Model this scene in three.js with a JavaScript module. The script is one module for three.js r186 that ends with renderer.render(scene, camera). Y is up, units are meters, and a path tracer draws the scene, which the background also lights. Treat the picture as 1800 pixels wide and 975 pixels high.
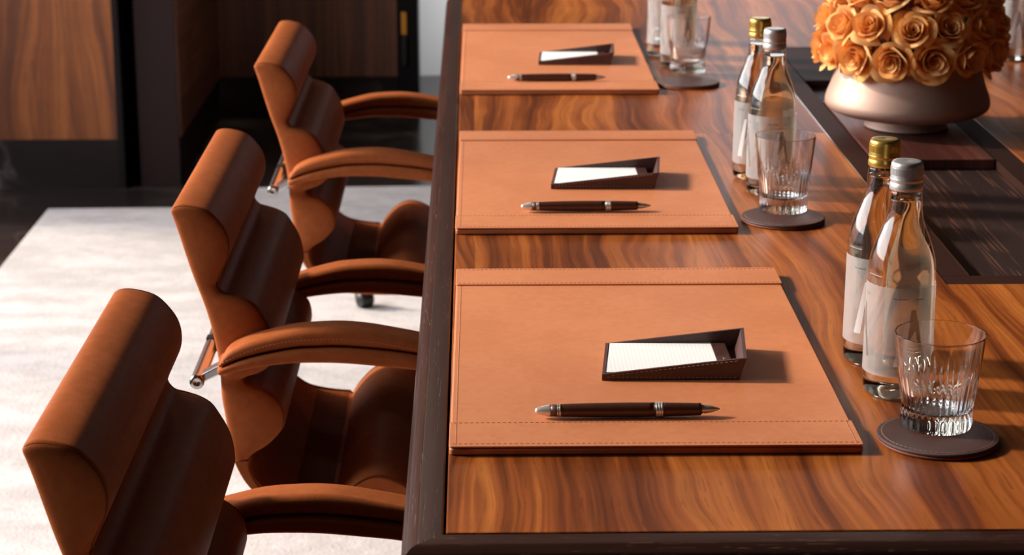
import * as THREE from 'three';
import { mergeGeometries, toCreasedNormals } from 'three/addons/utils/BufferGeometryUtils.js';
import { RoundedBoxGeometry } from 'three/addons/geometries/RoundedBoxGeometry.js';
import { RectAreaLightUniformsLib } from 'three/addons/lights/RectAreaLightUniformsLib.js';

// ------------------------------------------------------------------ camera, sky, sun, area lights, exposure
const scene = new THREE.Scene();
const FOCAL = 3700, PITCH = 0.272257, YAW = 0.018220;
const camera = new THREE.PerspectiveCamera(2 * Math.atan(487.5 / FOCAL) * 180 / Math.PI, 1800 / 975, 0.05, 60);
camera.position.set(0, 1.32, 0);
camera.rotation.set(-PITCH, -YAW, 0, 'YXZ');
camera.focus = 1.86;
camera.userData.fStop = 12.5;
camera.updateMatrixWorld();

const renderer = new THREE.WebGLRenderer({ antialias: true });
renderer.toneMapping = THREE.LinearToneMapping;
renderer.toneMappingExposure = 1.32;
renderer.shadowMap.enabled = true;
RectAreaLightUniformsLib.init();

scene.background = new THREE.Color(0.62, 0.74, 0.92);

const sun = new THREE.DirectionalLight(new THREE.Color(1.0, 0.88, 0.73), 4.2);
const SUN_EL = 27 * Math.PI / 180, SUN_AZ = 15 * Math.PI / 180;           // up, and back from straight left
sun.target.position.set(0.1, 0.7, -2.6);
sun.position.set(0.1 - 8 * Math.cos(SUN_EL) * Math.cos(SUN_AZ), 0.7 + 8 * Math.sin(SUN_EL), -2.6 - 8 * Math.cos(SUN_EL) * Math.sin(SUN_AZ));
sun.castShadow = true; sun.shadow.radius = 12; sun.shadow.mapSize.set(2048, 2048);
Object.assign(sun.shadow.camera, { left: -4, right: 4, top: 4, bottom: -4, near: 0.5, far: 20 });
scene.add(sun, sun.target);

function daylight(x, y, z, w, h, tx, ty, tz, color, intensity) {
  const l = new THREE.RectAreaLight(color, intensity, w, h);
  l.position.set(x, y, z); l.lookAt(tx, ty, tz); scene.add(l);
}
daylight(-2.38, 1.75, -3.4, 4.3, 1.3, 0, 1.75, -3.4, new THREE.Color(0.95, 0.97, 1.0), 5.8);   // the glazed side of the room
daylight(0.92, 1.62, -6.60, 0.62, 0.9, 0.92, 1.62, 0, new THREE.Color(1.0, 0.97, 0.92), 1.1);  // the window in the end wall

// ------------------------------------------------------------------ helpers
let seed = 1234567;
function rnd() { seed = (seed * 1664525 + 1013904223) >>> 0; return seed / 4294967296; }
const used = {};
function numbered(n) { const k = (used[n] = (used[n] ?? -1) + 1); return k ? n + '_' + String(k).padStart(3, '0') : n; }
function tag(o, label, category, group) { o.userData.label = label; o.userData.category = category; if (group) o.userData.group = group; return o; }
function thing(name, label, category, pos = [0, 0, 0], turn = 0, group) {
  const g = new THREE.Group(); g.name = numbered(name); g.position.set(...pos); g.rotation.y = turn; scene.add(g);
  return tag(g, label, category, group);
}
function part(name, geo, mat, parent) {
  const m = new THREE.Mesh(geo, mat); m.castShadow = m.receiveShadow = true;
  let n = name;
  if (parent) { const c = parent.children.filter((k) => k.name === name || k.name.startsWith(name + '_0')).length; if (c) n = name + '_' + String(c).padStart(3, '0'); }
  m.name = n; (parent ?? scene).add(m); return m;
}
function struct(name, geo, mat, parent) { const m = part(name, geo, mat, parent); if (!parent) m.userData.kind = 'structure'; return m; }
function stuff(name, geo, mat, parent) { const m = part(name, geo, mat, parent); m.userData.kind = 'stuff'; return m; }
function copyOf(root, label, pos, turn, group) {
  const c = root.clone(); c.name = numbered(root.name.replace(/_\d+$/, '')); c.userData = { ...root.userData, label };
  if (group) c.userData.group = group;
  if (pos) c.position.set(...pos); if (turn !== undefined) c.rotation.y = turn;
  scene.add(c); return c;
}
function boxUV(g) {                                                         // uv in metres from the face's main direction
  if (g.index) g = g.toNonIndexed();
  const p = g.attributes.position, uv = new Float32Array(p.count * 2), a = new THREE.Vector3(), b = new THREE.Vector3(), c = new THREE.Vector3();
  for (let i = 0; i < p.count; i += 3) {
    a.fromBufferAttribute(p, i); b.fromBufferAttribute(p, i + 1); c.fromBufferAttribute(p, i + 2);
    const n = b.clone().sub(a).cross(c.clone().sub(a)), x = Math.abs(n.x), y = Math.abs(n.y), z = Math.abs(n.z);
    [a, b, c].forEach((v, k) => {
      const q = y >= x && y >= z ? [v.x, v.z] : x >= z ? [v.y, v.z] : [v.x, v.y];
      uv[(i + k) * 2] = q[0]; uv[(i + k) * 2 + 1] = q[1];
    });
  }
  g.setAttribute('uv', new THREE.BufferAttribute(uv, 2)); return g;
}
function box(w, h, d, x, y, z, r = 0) {
  const g = r > 0 ? new RoundedBoxGeometry(w, h, d, 2, r) : new THREE.BoxGeometry(w, h, d);
  g.translate(x, y, z); return boxUV(g);
}
function span(x0, x1, y0, y1, z0, z1, r = 0) { return box(x1 - x0, y1 - y0, z1 - z0, (x0 + x1) / 2, (y0 + y1) / 2, (z0 + z1) / 2, r); }
function merged(list) { return mergeGeometries(list.map((g) => { const h = g.index ? g.toNonIndexed() : g; for (const k of Object.keys(h.attributes)) if (!['position', 'normal', 'uv'].includes(k)) h.deleteAttribute(k); return h; })); }
const S = (pts, n = 8, closed = false) => new THREE.CatmullRomCurve3(pts.map(([x, y]) => new THREE.Vector3(x, y, 0)), closed, 'centripetal').getPoints((pts.length - 1) * n).map((v) => [v.x, v.y]);
function clean(poly, eps = 2e-4) {
  const o = []; for (const p of poly) { const q = o[o.length - 1]; if (!q || Math.hypot(p[0] - q[0], p[1] - q[1]) > eps) o.push(p); }
  while (o.length > 3 && Math.hypot(o[0][0] - o[o.length - 1][0], o[0][1] - o[o.length - 1][1]) < eps) o.pop();
  let a = 0; for (let i = 0; i < o.length; i++) { const p = o[i], q = o[(i + 1) % o.length]; a += p[0] * q[1] - q[0] * p[1]; }
  return a < 0 ? o.reverse() : o;
}
function clean2(poly, eps = 2e-4) { const o = []; for (const p of poly) { const q = o[o.length - 1]; if (!q || Math.hypot(p[0] - q[0], p[1] - q[1]) > eps) o.push(p); } return o; }
function inward(poly) {
  return poly.map((p, i) => {
    const a = poly[(i + poly.length - 1) % poly.length], b = poly[(i + 1) % poly.length];
    let n1 = [-(p[1] - a[1]), p[0] - a[0]], n2 = [-(b[1] - p[1]), b[0] - p[0]];
    const l1 = Math.hypot(...n1) || 1, l2 = Math.hypot(...n2) || 1; n1 = [n1[0] / l1, n1[1] / l1]; n2 = [n2[0] / l2, n2[1] / l2];
    const s = [n1[0] + n2[0], n1[1] + n2[1]], d = Math.max(0.5, 1 + n1[0] * n2[0] + n1[1] * n2[1]);
    return [s[0] / d, s[1] / d];
  });
}
function inset(poly, d) { const n = inward(poly); return poly.map((p, i) => [p[0] + n[i][0] * d, p[1] + n[i][1] * d]); }
// a profile in x and y carried along z, its long edges rounded by r
function rounded(profile, z0, z1, r, seg = 4, crease = 0.75) {
  const poly = clean(profile), nrm = inward(poly), n = poly.length, pos = [], nor = [], idx = [], rings = [];
  for (let k = 0; k <= seg; k++) { const a = k / seg * Math.PI / 2; rings.push([r * (1 - Math.sin(a)), z0 + r * (1 - Math.cos(a)), Math.sin(a), -Math.cos(a)]); }
  for (let k = seg; k >= 0; k--) { const a = k / seg * Math.PI / 2; rings.push([r * (1 - Math.sin(a)), z1 - r * (1 - Math.cos(a)), Math.sin(a), Math.cos(a)]); }
  const en = poly.map((p, i) => { const b = poly[(i + 1) % n], l = Math.hypot(b[0] - p[0], b[1] - p[1]) || 1; return [(b[1] - p[1]) / l, -(b[0] - p[0]) / l]; });
  const vn = poly.map((p, i) => { // outward normals at the end of the edge before and at the start of the edge after
    const a = en[(i + n - 1) % n], b = en[i], d = a[0] * b[0] + a[1] * b[1];
    if (d < Math.cos(crease)) return [a, b];
    const m = [a[0] + b[0], a[1] + b[1]], l = Math.hypot(...m); return [[m[0] / l, m[1] / l], [m[0] / l, m[1] / l]];
  });
  for (const [d, z, sn, cz] of rings) for (let i = 0; i < n; i++) for (const q of vn[i]) { pos.push(poly[i][0] + nrm[i][0] * d, poly[i][1] + nrm[i][1] * d, z); nor.push(q[0] * sn, q[1] * sn, cz); }
  const N = 2 * n;
  for (let k = 0; k + 1 < rings.length; k++) for (let i = 0; i < n; i++) {
    const j = (i + 1) % n, a = k * N + 2 * i + 1, b = k * N + 2 * j, c = a + N, d = b + N;
    idx.push(a, b, d, a, d, c);
  }
  const tri = THREE.ShapeUtils.triangulateShape(poly.map(([x, y], i) => new THREE.Vector2(x + nrm[i][0] * r, y + nrm[i][1] * r)), []);
  for (const [z, s] of [[z0, -1], [z1, 1]]) {
    const o = pos.length / 3;
    for (let i = 0; i < n; i++) { pos.push(poly[i][0] + nrm[i][0] * r, poly[i][1] + nrm[i][1] * r, z); nor.push(0, 0, s); }
    for (const [a, b, c] of tri) s > 0 ? idx.push(o + a, o + b, o + c) : idx.push(o + a, o + c, o + b);
  }
  const g = new THREE.BufferGeometry();
  g.setAttribute('position', new THREE.Float32BufferAttribute(pos, 3)); g.setAttribute('normal', new THREE.Float32BufferAttribute(nor, 3)); g.setIndex(idx);
  return boxUV(g);
}
// a padded side panel: rows run from the back edge to the seam, domed between, s = which way it faces
function padded(seam, backEdge, z, s, bulge, nc = 16) {
  const pos = [], idx = [], n = seam.length;
  seam.forEach((p, i) => {
    const b = backEdge[i];
    for (let k = 0; k <= nc; k++) {
      const u = 0.5 - 0.5 * Math.cos(k / nc * Math.PI), w = Math.hypot(p[0] - b[0], p[1] - b[1]), h = bulge * 1.3 * w / (w + 0.022) * Math.pow(Math.max(0, 4 * u * (1 - u)), 0.55);
      pos.push(b[0] + (p[0] - b[0]) * u, b[1] + (p[1] - b[1]) * u, z + s * h);
    }
  });
  for (let i = 0; i + 1 < n; i++) for (let k = 0; k < nc; k++) { const a = i * (nc + 1) + k, b = a + nc + 1; s > 0 ? idx.push(a, b, a + 1, a + 1, b, b + 1) : idx.push(a, a + 1, b, a + 1, b + 1, b); }
  const g = new THREE.BufferGeometry(); g.setAttribute('position', new THREE.Float32BufferAttribute(pos, 3)); g.setIndex(idx); g.computeVertexNormals(); return boxUV(g);
}
// the same with the profile lying flat in x and z, carried up y
function slabOf(profileXZ, y0, y1, r, seg = 3) {
  const g = rounded(profileXZ.map(([x, z]) => [x, -z]), y0, y1, r, seg);
  g.rotateX(-Math.PI / 2); return boxUV(g);
}
const rect = (x0, x1, z0, z1) => [[x0, z0], [x1, z0], [x1, z1], [x0, z1]];
function tube(pts, r, seg = 48, rad = 8, closed = false) {
  return new THREE.TubeGeometry(new THREE.CatmullRomCurve3(pts.map((p) => new THREE.Vector3(...p)), closed, 'centripetal'), seg, r, rad, closed);
}
function rod(a, b, r0, r1 = r0, seg = 16) {
  const A = new THREE.Vector3(...a), B = new THREE.Vector3(...b), g = new THREE.CylinderGeometry(r1, r0, A.distanceTo(B), seg);
  g.applyQuaternion(new THREE.Quaternion().setFromUnitVectors(new THREE.Vector3(0, 1, 0), B.clone().sub(A).normalize()));
  const m = A.add(B).multiplyScalar(0.5); g.translate(m.x, m.y, m.z); return g;
}
// a bar between an upper and a lower edge line (both from rear to front), its section a rounded rectangle across z
function loftBar(upper, lower, za, zb, rt, rb, n = 48) {
  const cu = (P) => new THREE.CatmullRomCurve3(P.map(([x, y]) => new THREE.Vector3(x, y, 0)), false, 'centripetal'), U = cu(upper), B = cu(lower), pos = [], idx = [], q = 5, m = 4 * (q + 1);
  const stations = []; for (let i = 0; i <= n; i++) stations.push([i / n, 1]);
  const e = 0.006, list = [[0, 0.05], [0, 0.55], [0, 0.85], ...stations, [1, 0.85], [1, 0.55], [1, 0.05]];
  list.forEach(([t, sc]) => {
    const a = U.getPointAt(t), b = B.getPointAt(t), dy = new THREE.Vector3().subVectors(a, b), h = dy.length(); dy.normalize();
    const tan = new THREE.Vector3(dy.y, -dy.x, 0), back = (t < 0.5 ? -1 : 1) * e * 0.6 * Math.sqrt(1 - sc * sc) * (sc < 1 ? 1 : 0), zc = (za + zb) / 2, hw = (zb - za) / 2;
    const R1 = Math.min(rt, h * 0.48), R2 = Math.min(rb, h * 0.48);
    for (const [cx, cy, r, s0] of [[hw - R1, h - R1, R1, 0], [-hw + R1, h - R1, R1, 1], [-hw + R2, R2, R2, 2], [hw - R2, R2, R2, 3]]) for (let k = 0; k <= q; k++) {
      const g = (s0 + k / q) * Math.PI / 2, w = (cx + r * Math.cos(g)) * (0.35 + 0.65 * sc), v = h / 2 + (cy + r * Math.sin(g) - h / 2) * sc;
      pos.push(b.x + dy.x * v + tan.x * back, b.y + dy.y * v + tan.y * back, zc + w);
    }
  });
  const K = list.length;
  for (let k = 0; k + 1 < K; k++) for (let i = 0; i < m; i++) { const j = (i + 1) % m, a = k * m + i, b = k * m + j; idx.push(a, a + m, b, b, a + m, b + m); }
  for (let i = 1; i + 1 < m; i++) { idx.push(0, i, i + 1); const o = (K - 1) * m; idx.push(o, o + i + 1, o + i); }
  const g = new THREE.BufferGeometry(); g.setAttribute('position', new THREE.Float32BufferAttribute(pos, 3)); g.setIndex(idx); g.computeVertexNormals(); return boxUV(g);
}
// dashes of thread along a path
function stitches(pts, pitch, len, r) {
  const c = new THREE.CatmullRomCurve3(pts.map((p) => new THREE.Vector3(...p)), false, 'centripetal'), L = c.getLength(), n = Math.max(2, Math.floor(L / pitch)), out = [];
  const base = new THREE.CapsuleGeometry(r, len - 2 * r, 1, 4).toNonIndexed(), up = new THREE.Vector3(0, 1, 0);
  for (let i = 0; i <= n; i++) {
    const p = c.getPointAt(i / n), t = c.getTangentAt(i / n), g = base.clone();
    g.applyQuaternion(new THREE.Quaternion().setFromUnitVectors(up, t)); g.translate(p.x, p.y, p.z); out.push(g);
  }
  return merged(out);
}
function lathe(pts, seg = 64) { return new THREE.LatheGeometry(pts.map(([r, y]) => new THREE.Vector2(r, y)), seg); }

// noise
function hash(x, y, s) { let h = (x * 374761393 + y * 668265263 + s * 974634777) | 0; h = Math.imul(h ^ (h >>> 13), 1274126177); return ((h ^ (h >>> 16)) >>> 0) / 4294967296; }
function noise(x, y, s = 0, px = 0, py = 0) {
  let xi = Math.floor(x), yi = Math.floor(y); const fx = x - xi, fy = y - yi, u = fx * fx * (3 - 2 * fx), v = fy * fy * (3 - 2 * fy);
  let x1 = xi + 1, y1 = yi + 1;
  if (px) { xi = ((xi % px) + px) % px; x1 = ((x1 % px) + px) % px; }
  if (py) { yi = ((yi % py) + py) % py; y1 = ((y1 % py) + py) % py; }
  const a = hash(xi, yi, s), b = hash(x1, yi, s), c = hash(xi, y1, s), d = hash(x1, y1, s);
  return a + (b - a) * u + (c - a) * v + (a - b - c + d) * u * v;
}
function fbm(x, y, s, o = 4, px = 0, py = 0) { let v = 0, a = 0.5, t = 0; for (let i = 0; i < o; i++) { v += a * noise(x, y, s + i * 17, px, py); t += a; a *= 0.5; x *= 2; y *= 2; px *= 2; py *= 2; } return v / t; }
const mixc = (a, b, t) => [a[0] + (b[0] - a[0]) * t, a[1] + (b[1] - a[1]) * t, a[2] + (b[2] - a[2]) * t];
const clamp = (x, a = 0, b = 1) => Math.min(b, Math.max(a, x));
const sst = (a, b, x) => { const t = clamp((x - a) / (b - a)); return t * t * (3 - 2 * t); };
// fn(u, v) in 0..1 gives [r, g, b] in sRGB bytes; W and H are the metres one repeat covers
function texture(w, h, W, H, fn, srgb = true) {
  const d = new Uint8Array(w * h * 4);
  for (let j = 0; j < h; j++) for (let i = 0; i < w; i++) {
    const c = fn((i + 0.5) / w, (j + 0.5) / h), k = (j * w + i) * 4;
    d[k] = clamp(c[0], 0, 255); d[k + 1] = clamp(c[1], 0, 255); d[k + 2] = clamp(c[2], 0, 255); d[k + 3] = 255;
  }
  const t = new THREE.DataTexture(d, w, h); t.wrapS = t.wrapT = THREE.RepeatWrapping; t.magFilter = THREE.LinearFilter; t.minFilter = THREE.LinearMipmapLinearFilter; t.generateMipmaps = true;
  if (srgb) t.colorSpace = THREE.SRGBColorSpace;
  t.repeat.set(1 / W, 1 / H); t.needsUpdate = true; return t;
}
const std = (o) => new THREE.MeshStandardMaterial(o), phy = (o) => new THREE.MeshPhysicalMaterial(o);

// ------------------------------------------------------------------ materials
// walnut veneer, grain along v
function walnut(w, h, W, H, s, tone, figure = 1, leaf = 0) {
  return texture(w, h, W, H, (u, v) => {
    let x = u * W, y = v * H, k = 0;
    if (leaf) { k = Math.floor(x / leaf); const f = x / leaf - k; x = (k % 2 ? 1 - f : f) * leaf + 3.1 * Math.floor(k / 2); }
    const wx = x + figure * (0.12 * (fbm(x * 3.2, y * 1.5, s, 3) - 0.5) + 0.016 * (fbm(x * 14, y * 7, s + 5, 3) - 0.5)) + 0.004 * Math.sin(y * 9 + 6 * noise(x * 4, y * 2, s + 9));
    const ring = fbm(wx * 62, y * 0.9, s + 20, 3), band = noise(wx * 17, y * 0.5, s + 31), fine = noise(wx * 420, y * 9, s + 40), pore = noise(wx * 900, y * 26, s + 50);
    let t = sst(0.22, 0.8, 0.62 * ring + 0.28 * band + 0.1 * fine);
    const cross = noise(x * 6 + y * 3, y * 22, s + 60); t = clamp(t + 0.1 * (cross - 0.5) + 0.18 * (fbm(x * 5, y * 5, s + 70, 3) - 0.5));
    let c = t < 0.5 ? mixc(tone[0], tone[1], t * 2) : mixc(tone[1], tone[2], t * 2 - 1);
    const d = pore > 0.8 ? 0.84 : 1 - 0.1 * (1 - fine);
    return [c[0] * d, c[1] * d, c[2] * d];
  });
}
const tableWood = walnut(2048, 2048, 1.26, 2.8, 3, [[90, 42, 19], [148, 77, 34], [192, 112, 51]], 1);
const wallWood = walnut(768, 1024, 1.1, 1.4, 61, [[98, 48, 19], [136, 71, 28], [164, 92, 40]], 1.2);
const darkWallWood = walnut(512, 512, 0.9, 1.2, 91, [[92, 50, 32], [116, 66, 42], [140, 84, 52]], 0.5);
const M = {};
M.veneer = phy({ map: tableWood, roughness: 0.36, specularIntensity: 0.22 });
M.wallWood = std({ map: wallWood, roughness: 0.5 });
M.darkWallWood = std({ map: darkWallWood, roughness: 0.5 });
const oakBump = texture(512, 1024, 0.16, 0.9, (u, v) => { const p = noise(u * 320, v * 80, 7, 320, 80), q = noise(u * 50, v * 12, 8, 50, 12); const t = 200 - 140 * sst(0.76, 0.9, p) * sst(0.4, 0.6, q); return [t, t, t]; }, false);
const oakMap = texture(512, 1024, 0.16, 0.9, (u, v) => {
  const p = noise(u * 320, v * 80, 7, 320, 80), q = noise(u * 50, v * 12, 8, 50, 12), f = fbm(u * 30, v * 5, 9, 3, 30, 5);
  let c = mixc([44, 26, 22], [62, 39, 33], f); if (p > 0.82 && q > 0.5) c = mixc(c, [150, 120, 106], 0.5 * sst(0.82, 0.94, p)); return c;
});
M.rail = phy({ map: oakMap, bumpMap: oakBump, bumpScale: 0.00012, roughness: 0.3, specularIntensity: 0.3 });
M.trough = phy({ color: '#36231e', roughness: 0.45, specularIntensity: 0.03 });
M.troughBoard = std({
  roughness: 0.5, map: texture(1024, 1024, 0.16, 0.7, (u, v) => {
    const x = u * 0.16, y = v * 0.7, wx = x * 520 + 3 * (fbm(x * 30, y * 5, 3, 2) - 0.5), p = noise(wx, y * 16, 11), q = noise(wx * 0.12, y * 5, 12);
    let c = mixc([40, 26, 26], [54, 36, 33], fbm(u * 30, v * 9, 13, 3)); const t = sst(0.6, 0.82, p) * sst(0.35, 0.6, q); return mixc(c, [134, 86, 62], 0.6 * t);
  }),
});
M.slab = std({ roughness: 0.36, map: walnut(512, 512, 0.2, 0.45, 33, [[72, 36, 30], [94, 50, 40], [118, 66, 50]], 0.25) });
const leatherBump = texture(512, 512, 0.03, 0.03, (u, v) => {
  let m = 1; const N = 40, cx = Math.floor(u * N), cy = Math.floor(v * N);
  for (let a = -1; a < 2; a++) for (let b = -1; b < 2; b++) { const i = (cx + a + N) % N, j = (cy + b + N) % N, dx = u * N - (cx + a + hash(i, j, 1)), dy = v * N - (cy + b + hash(i, j, 2)); m = Math.min(m, dx * dx + dy * dy); }
  const t = 255 * (1 - clamp(m)); return [t, t, t];
}, false);
const leatherTone = (a, b, s, W) => texture(512, 512, W, W, (u, v) => { const f = 0.6 * fbm(u * 5, v * 5, s, 4, 5, 5) + 0.4 * fbm(u * 60, v * 60, s + 3, 2, 60, 60); return mixc(a, b, sst(0.25, 0.75, f)); });
M.padLeather = std({ map: leatherTone([202, 122, 78], [212, 132, 87], 5, 0.35), bumpMap: leatherBump, bumpScale: 0.00008, roughness: 0.55 });
M.padEdge = std({ map: leatherTone([178, 102, 62], [196, 116, 74], 6, 0.35), roughness: 0.5 });
M.padThread = std({ color: '#b36c44', roughness: 0.7 });
M.chairLeather = phy({ map: leatherTone([156, 83, 45], [170, 94, 54], 15, 0.4), bumpMap: leatherBump, bumpScale: 0.0001, roughness: 0.5, specularIntensity: 0.05 });
M.chairPiping = phy({ color: '#6e381f', roughness: 0.6, specularIntensity: 0 });
M.chairThread = std({ color: '#b8764c', roughness: 0.7 });
M.brownLeather = std({ map: leatherTone([66, 38, 34], [80, 49, 43], 25, 0.2), bumpMap: leatherBump, bumpScale: 0.00008, roughness: 0.42 });
M.brownEdge = std({ color: '#7c4432', roughness: 0.5 });
M.brownThread = std({ color: '#a97f6e', roughness: 0.7 });
M.chrome = std({ color: '#e2e2e4', metalness: 1, roughness: 0.2 });
M.penMetal = std({ color: '#dedad4', metalness: 0.6, roughness: 0.25 });
M.steel = std({ color: '#cfcac4', metalness: 1, roughness: 0.2 });
M.black = std({ color: '#121212', roughness: 0.4 });
M.penWood = std({ roughness: 0.35, map: walnut(256, 256, 0.05, 0.16, 44, [[66, 38, 28], [88, 50, 36], [112, 66, 46]], 0.1) });
M.paper = std({
  roughness: 0.9, map: texture(512, 64, 0.103, 0.09, (u, v) => { const t = Math.abs(((u * 30) % 1) - 0.5) < 0.06 ? 1 : 0; return t ? [222, 224, 232] : [244, 243, 242]; }),
});
M.paperEdge = std({ color: '#e8e4de', roughness: 0.9 });
M.goldCap = std({ color: '#d8b25a', metalness: 0.85, roughness: 0.32 });
M.silverCap = std({ color: '#d9d6d2', metalness: 0.75, roughness: 0.36 });
M.glass = phy({ color: '#ffffff', roughness: 0.0, transmission: 1, thickness: 0.01, ior: 1.5, attenuationColor: new THREE.Color(0.96, 0.97, 0.95), attenuationDistance: 0.25 });
M.bottleGlass = phy({ color: '#fbfdf8', roughness: 0.0, transmission: 1, thickness: 0, ior: 1.5 });
M.water = phy({ color: '#ffffff', roughness: 0.0, transmission: 1, thickness: 0.01, ior: 1.33, attenuationColor: new THREE.Color(0.97, 0.95, 0.88), attenuationDistance: 0.4 });
M.vase = std({ color: new THREE.Color(0.42, 0.27, 0.21), metalness: 0.55, roughness: 0.55 });
M.petals = ['#fdc27a', '#f9b76b', '#fecd88'].map((c) => phy({ color: c, roughness: 0.85, transmission: 0.22, thickness: 0, specularIntensity: 0.3, side: THREE.DoubleSide, sheen: 0.3, sheenColor: new THREE.Color(0.9, 0.6, 0.35), sheenRoughness: 0.6 }));
M.foam = std({ color: '#6a3214', roughness: 1 });
M.stem = std({ color: '#4c5a2c', roughness: 0.7, side: THREE.DoubleSide });
const marble = texture(1024, 1024, 1.6, 1.6, (u, v) => {
  const a = fbm(u * 4, v * 4, 81, 5, 4, 4), b = fbm(u * 4 + 2 * a, v * 8 + 2 * a, 82, 5), vein = Math.pow(1 - Math.abs(2 * b - 1), 14), w2 = Math.pow(1 - Math.abs(2 * fbm(u * 9 + a * 3, v * 6, 83, 4) - 1), 18);
  const c = mixc([30, 25, 24], [52, 43, 40], a); return mixc(c, [128, 112, 104], clamp(0.5 * vein + 0.35 * w2) * sst(0.3, 0.55, fbm(u * 3, v * 3, 84, 3, 3, 3)));
});
M.marble = phy({ map: marble, roughness: 0.2, specularIntensity: 0.45 });
M.plinthMarble = phy({ map: marble, roughness: 0.5, specularIntensity: 0.12 });
const carpetBump = texture(512, 512, 0.25, 0.25, (u, v) => { const t = 255 * (0.5 * noise(u * 128, v * 128, 71, 128, 128) + 0.5 * noise(u * 50, v * 50, 72, 50, 50)); return [t, t, t]; }, false);
M.carpet = std({
  roughness: 1, bumpMap: carpetBump, bumpScale: 0.0009,
  map: texture(1024, 1024, 1.1, 1.1, (u, v) => { const f = 0.55 * fbm(u * 6, v * 18, 73, 4, 6, 18) + 0.3 * fbm(u * 40, v * 40, 74, 3, 40, 40) + 0.15 * noise(u * 300, v * 300, 75, 300, 300); return mixc([188, 180, 177], [212, 204, 202], sst(0.3, 0.68, f)); }),
});
M.plaster = std({ color: '#cfcfce', roughness: 0.9 });
M.darkPanel = phy({ color: '#2e1f1d', roughness: 0.6, specularIntensity: 0.25 });
M.sideWood = std({ color: '#2c1a10', roughness: 0.7 });
M.darkTrim = phy({ color: '#191212', roughness: 0.55, specularIntensity: 0.3 });
M.ceiling = std({ color: '#2e2926', roughness: 0.9 });
M.brass = std({ color: '#b98238', metalness: 1, roughness: 0.3 });

// ------------------------------------------------------------------ the room
struct('floor', span(-2.6, 3.4, -0.12, 0, -7.8, 1.7), M.marble);
struct('ceiling', span(-2.6, 3.4, 2.75, 2.87, -7.8, 1.7), M.ceiling);
struct('wall_front', span(-2.6, 3.4, 0, 2.75, 1.5, 1.7), M.sideWood);
struct('wall_right', span(3.2, 3.4, 0, 2.75, -7.8, 1.5), M.sideWood);
// glazed left wall: sill, lintel, piers and the window frames between
struct('wall_left', merged([span(-2.6, -2.4, 0, 0.45, -5.6, -1.2), span(-2.6, -2.4, 2.65, 2.75, -5.6, -1.2), span(-2.6, -2.4, 0, 2.75, -1.2, 1.5), span(-2.6, -2.4, 0, 2.75, -7.8, -5.6)]), M.plaster);
for (let i = 0; i < 4; i++) {
  const z0 = -5.6 + i * 1.1, z1 = z0 + 1.1, w = new THREE.Group(); w.name = 'window_' + (i + 1); w.userData.kind = 'structure'; scene.add(w);
  part('window_frame', merged([span(-2.54, -2.48, 0.45, 0.49, z0, z1), span(-2.54, -2.48, 2.61, 2.65, z0, z1), span(-2.54, -2.48, 0.49, 2.61, z0, z0 + 0.02), span(-2.54, -2.48, 0.49, 2.61, z1 - 0.02, z1)]), M.darkTrim, w);
}
// end wall, left of the passage: walnut panel over a marble plinth, a shadow gap, a dark pilaster, then a recess
const WL = struct('wall_back_panel', span(-2.4, -0.972, 0, 2.75, -6.83, -5.675), M.darkPanel);
part('wood_panel', span(-2.4, -0.9735, 0.137, 2.75, -5.675, -5.66), M.wallWood, WL);
struct('baseboard_panel', span(-2.4, -0.9735, 0, 0.137, -5.675, -5.658), M.plinthMarble);
struct('trim_1', span(-0.9735, -0.957, 0, 2.75, -5.69, -5.652), M.darkTrim);
struct('wall_back_pilaster', span(-0.92, -0.812, 0, 2.75, -6.83, -5.69), M.darkPanel);
struct('wall_back_gap', span(-0.972, -0.92, 0, 2.75, -6.83, -5.95), M.darkTrim);
const WB = struct('wall_back_recess', span(-0.812, -0.242, 0, 2.75, -6.83, -6.645), M.darkPanel);
const seams = [-0.812, -0.62, -0.43, -0.242];
for (let i = 0; i < 3; i++) part('wood_panel', span(seams[i] + 0.0015, seams[i + 1] - 0.0015, 0.135, 2.75, -6.645, -6.632), M.darkWallWood, WB);
part('return_panel', span(-0.812, -0.806, 0.135, 2.75, -6.63, -5.70), M.darkWallWood, WB);
struct('baseboard_recess', span(-0.812, -0.242, 0, 0.135, -6.645, -6.625), M.plinthMarble);
const door = struct('door_1', span(-0.242, -0.1765, 0.004, 2.2, -6.83, -6.63), M.darkTrim);
part('latch_plate', span(-0.230, -0.212, 0.268, 0.34, -6.63, -6.622, 0.002), M.brass, door);
part('bolt', span(-0.228, -0.212, 0.17, 0.262, -6.63, -6.612, 0.004), M.black, door);
struct('wall_back_lintel', span(-0.242, 0.0, 2.2, 2.75, -6.83, -6.63), M.darkWallWood);
struct('wall_back', merged([span(0.0, 0.6, 0, 2.75, -6.83, -6.63), span(1.24, 3.2, 0, 2.75, -6.83, -6.63), span(0.6, 1.24, 0, 1.15, -6.83, -6.63), span(0.6, 1.24, 2.1, 2.75, -6.83, -6.63)]), M.darkWallWood);
struct('window_5', merged([span(0.6, 0.62, 1.15, 2.1, -6.76, -6.7), span(1.22, 1.24, 1.15, 2.1, -6.76, -6.7), span(0.62, 1.22, 1.15, 1.17, -6.76, -6.7), span(0.62, 1.22, 2.08, 2.1, -6.76, -6.7)]), M.darkTrim);
struct('wall_passage', merged([span(-0.9, 0.4, 0, 2.75, -7.55, -7.4), span(0.3, 0.4, 0, 0.12, -7.4, -6.83), span(0.3, 0.4, 0.84, 2.75, -7.4, -6.83), span(0.3, 0.4, 0.12, 0.84, -7.4, -7.3), span(0.3, 0.4, 0.12, 0.84, -6.9, -6.83), span(-0.9, -0.8, 0, 2.75, -7.4, -6.83)]), M.plaster);
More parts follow.
